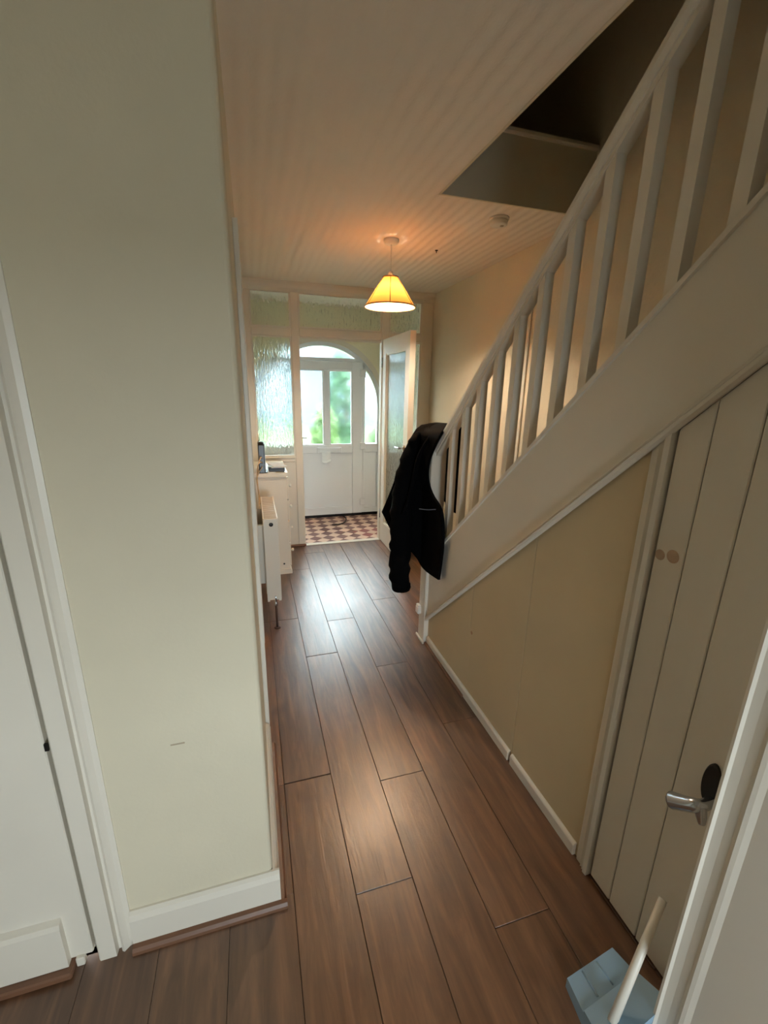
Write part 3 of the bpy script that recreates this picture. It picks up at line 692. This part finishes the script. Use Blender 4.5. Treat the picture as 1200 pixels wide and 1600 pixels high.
# router
ro = thing('router', (.075, 3.62, .884), 'upright black wifi router with pale cables on the hall cabinet', 'router')
prism('body', [(3.555, .884), (3.700, .884), (3.705, 1.05), (3.690, 1.115), (3.655, 1.130), (3.605, 1.125), (3.575, 1.11)], 'x', .034, .083, 'router_black', ro, .006)
prism('side_cover', [(3.570, .892), (3.695, .892), (3.699, 1.05), (3.685, 1.106), (3.655, 1.119), (3.61, 1.115), (3.588, 1.10)], 'x', .083, .086, 'router_grey', ro)
box('foot', .02, .10, 3.555, 3.70, .884, .892, 'router_black', ro, .003)
for zz, yy in ((.93, 3.552), (.96, 3.554), (1.0, 3.556)): box('socket', .048, .069, yy, yy+.015, zz, zz+.015, 'router_grey', ro)
cbls = [[(.058, 3.556, .97), (.045, 3.50, .985), (.022, 3.48, .95), (.016, 3.50, .86), (.018, 3.52, .70), (.020, 3.45, .62)],
        [(.058, 3.558, 1.01), (.05, 3.49, 1.02), (.026, 3.47, .96), (.026, 3.49, .90), (.010, 3.515, .84), (.022, 3.515, .74), (.026, 3.44, .66)],
        [(.058, 3.555, .937), (.05, 3.50, .93), (.03, 3.51, .90), (.014, 3.53, .85)]]
for c, lb in zip(cbls, ('pale cable dropping from the router straight down to the radiator', 'pale cable looping widest from the router down to the radiator', 'short pale cable curling from the router over the cabinet edge')):
    tag(tube('router_cable', c, .004, 'cable', None, 7), lb, 'cable', 'router cables')
bx = thing('set_top_box', (.17, 3.66, .884), 'flat black box lying on the cabinet under letters', 'box')
box('body', .110, .236, 3.58, 3.76, .889, .924, 'router_black', bx, .004); box('front_strip', .112, .234, 3.577, 3.580, .893, .900, 'router_grey', bx)
for xx in (.116, .22):
    for yy in (3.59, 3.74): box('foot', xx, xx+.01, yy, yy+.01, .884, .889, 'router_black', bx)
def letter(nm, cx_, cy_, z, w_, d_, a, mat, label):
    ca, sa_ = math.cos(a), math.sin(a); vs = []
    for zz in (z, z+.003):
        for (u, v) in ((-1, -1), (1, -1), (1, 1), (-1, 1)):
            vs.append((cx_+(u*w_*ca-v*d_*sa_)/2, cy_+(u*w_*sa_+v*d_*ca)/2, zz+.001*u*v*0))
    o = raw(nm, vs, [(0, 1, 2, 3), (4, 5, 6, 7), (0, 1, 5, 4), (1, 2, 6, 5), (2, 3, 7, 6), (3, 0, 4, 7)], mat); tag(o, label, 'envelope', 'letters on the flat black box'); return o
letter('envelope', .175, 3.66, .9245, .11, .20, .10, 'paper', 'white envelope lying directly on the flat black box')
letter('envelope', .168, 3.68, .9280, .11, .22, -.12, 'paper_blue', 'pale blue envelope between two white ones on the black box')
letter('envelope', .178, 3.67, .9315, .11, .21, .22, 'paper', 'white envelope on top of the letters on the black box')
o = letter('paper_slip', .125, 3.575, .8845, .07, .04, .2, 'paper', 'small white paper slip at the cabinet edge beside the router'); o['category'] = 'paper'; del o['group']

# ================================================================= FLYER, DOOR CORD
vs, fs = [], []
fx0, fx1 = .775, .880
prof = [(LY0+.0, .83), (LY0-.026, .822), (LY0-.034, .80), (LY0-.036, .76), (LY0-.040, .725), (LY0-.050, .705), (LY0-.046, .690)]
for y, z in prof:
    for k in range(7):
        t = k/6; vs.append((fx0+(fx1-fx0)*t, y-.010*math.sin(math.pi*t)*((.83-z)/.14), z-.012*math.sin(math.pi*t*1.5)*((.83-z)/.14)))
for j in range(len(prof)-1):
    for k in range(6): fs.append((j*7+k, j*7+k+1, (j+1)*7+k+1, (j+1)*7+k))
fy = raw('flyer', vs, fs, 'paper', None); tag(fy, 'white leaflet hanging out of the letter plate', 'leaflet')
md = fy.modifiers.new('thickness', 'SOLIDIFY'); md.thickness = .002
c = [at(537, 806, 'z', .005), at(541, 811, 'z', .005), at(538, 816, 'z', .005), at(530, 819, 'z', .005), at(519, 820, 'z', .005)]
dc = tube('door_cord', c, .007, 'black_cable', None, 8); tag(dc, 'short black cord lying on the porch tiles by the front door', 'cord')

# ================================================================= LONG HANDLED DUSTPAN
dp = thing('dustpan', (.80, .52, 0), 'pale blue dustpan with a long white handle on the floor by the cupboard door', 'dustpan')
A_, B_, C_, D_ = Vector((.722, .600, .004)), Vector((.888, .618, .004)), Vector((.918, .47, .004)), Vector((.700, .44, .004))
def quad_solid(nm, p, h0, h1, mat, par, th=.004):
    vs = [q+Vector((0, 0, h)) for q, h in zip(p, h0)]+[q+Vector((0, 0, h)) for q, h in zip(p, h1)]
    return raw(nm, vs, [(0, 1, 2, 3), (4, 5, 6, 7), (0, 1, 5, 4), (1, 2, 6, 5), (2, 3, 7, 6), (3, 0, 4, 7)], mat, par)
# a closed scoop: low lip to the hall, box hood behind
quad_solid('scoop', [A_, B_, C_, D_], [-.004]*4, [.030, .036, .055, .050], 'bin_blue', dp)
bm = bmesh.new()
E_ = [A_.lerp(D_, .45), B_.lerp(C_, .45), C_, D_]
quad_solid('hood', [Vector((q.x, q.y, 0)) for q in E_], [.04, .043, .052, .050], [.052, .056, .085, .080], 'bin_blue', dp)
for s in (.3, .6):
    a0, a1 = A_.lerp(B_, s), D_.lerp(C_, s).lerp(A_.lerp(B_, s), .6)
    tube('ridge', [(a0.x, a0.y-.006, .0365), (a1.x, a1.y, .0435)], .0035, 'bin_blue', dp, 6, 1)
p0, p1 = at(956, 1598, 'z', .062), at(1036, 1405, 'x', .955)
tube('handle', [p0, p1], [.011, .010], 'white_gloss', dp, 12, 1)

# ================================================================= GARDEN beyond the front door
tag(box('ground', -15, 15, -20, 32, -.25, -.12, 'lawn'), 'green lawn around the house, bright beyond the front door', 'lawn', kind='structure')  # front lawn, with a rear stretch added to block sky below the horizon
tag(box('added_rear_paving', -12, 12, -18, BACK-.12, -.12, -.10, 'paving'), 'grey paving added behind the house to keep bounced light neutral', 'path', kind='structure')  # unseen slab added so light bounced in at the back is not green
tag(box('path', -.2, 1.2, YD+.18, 7.6, -.12, -.10, 'paving'), 'pale paved front path', 'path', kind='structure')
def shrub(name, cx_, cy_, hgt, rad, n, mat, label, low=.1):
    t = thing(name, (cx_, cy_, -.12), label, 'shrub', 'front garden shrubs'); vs, fs = [], []
    for k in range(n):
        th, ph, rr_ = random.uniform(0, 2*math.pi), random.uniform(-1, 1), random.uniform(.55, 1)
        c = Vector((cx_+rad*rr_*math.cos(th)*math.sqrt(1-ph*ph), cy_+rad*rr_*math.sin(th)*math.sqrt(1-ph*ph), low+(hgt-low)*(.5+.5*ph*rr_)))
        a = Vector((random.gauss(0, 1), random.gauss(0, 1), random.gauss(0, 1))).normalized(); b_ = a.orthogonal().normalized(); s = random.uniform(.05, .09)
        i = len(vs); vs += [c-a*s, c+b_*s*.5, c+a*s, c-b_*s*.5]; fs.append((i, i+1, i+2, i+3))
    f_ = raw('foliage', vs, fs, mat, t); f_['kind'] = 'stuff'
    tube('stem', [(cx_, cy_, -.13), (cx_+.02, cy_, hgt*.5), (cx_, cy_, hgt*.85)], [.04, .03, .015], 'bark', t, 8)
shrub('tall_shrub', 1.80, 8.7, 2.5, .44, 1500, 'leaf', 'tall dark green shrub seen through the wider door pane')
shrub('low_shrub', 1.20, 7.6, 1.32, .24, 700, 'leaf_light', 'low lime green shrub in front of the tall dark one')
shrub('low_shrub', 2.80, 9.2, .75, .5, 700, 'leaf_light', 'low yellow green shrub outside the side light')
ho = thing('house', (3, 24, -.12), 'blue grey rendered bungalow added across the road to block low sky', 'house')  # invented building, hides the bright horizon sky behind the door panes
box('wall', -7, 13, 21, 27, -.12, 2.7, 'render', ho)
prism('roof', [(20.6, 2.7), (27.4, 2.7), (24, 4.6)], 'x', -7.3, 13.3, 'slate', ho)
for xx in (.2, 4.4, 8.2):
    wn = box('window', xx, xx+1.8, 20.94, 21.0, .8, 2.1, 'upvc', ho); box('window_pane', xx+.1, xx+1.7, 20.92, 20.94, .9, 2.0, 'router_grey', wn)
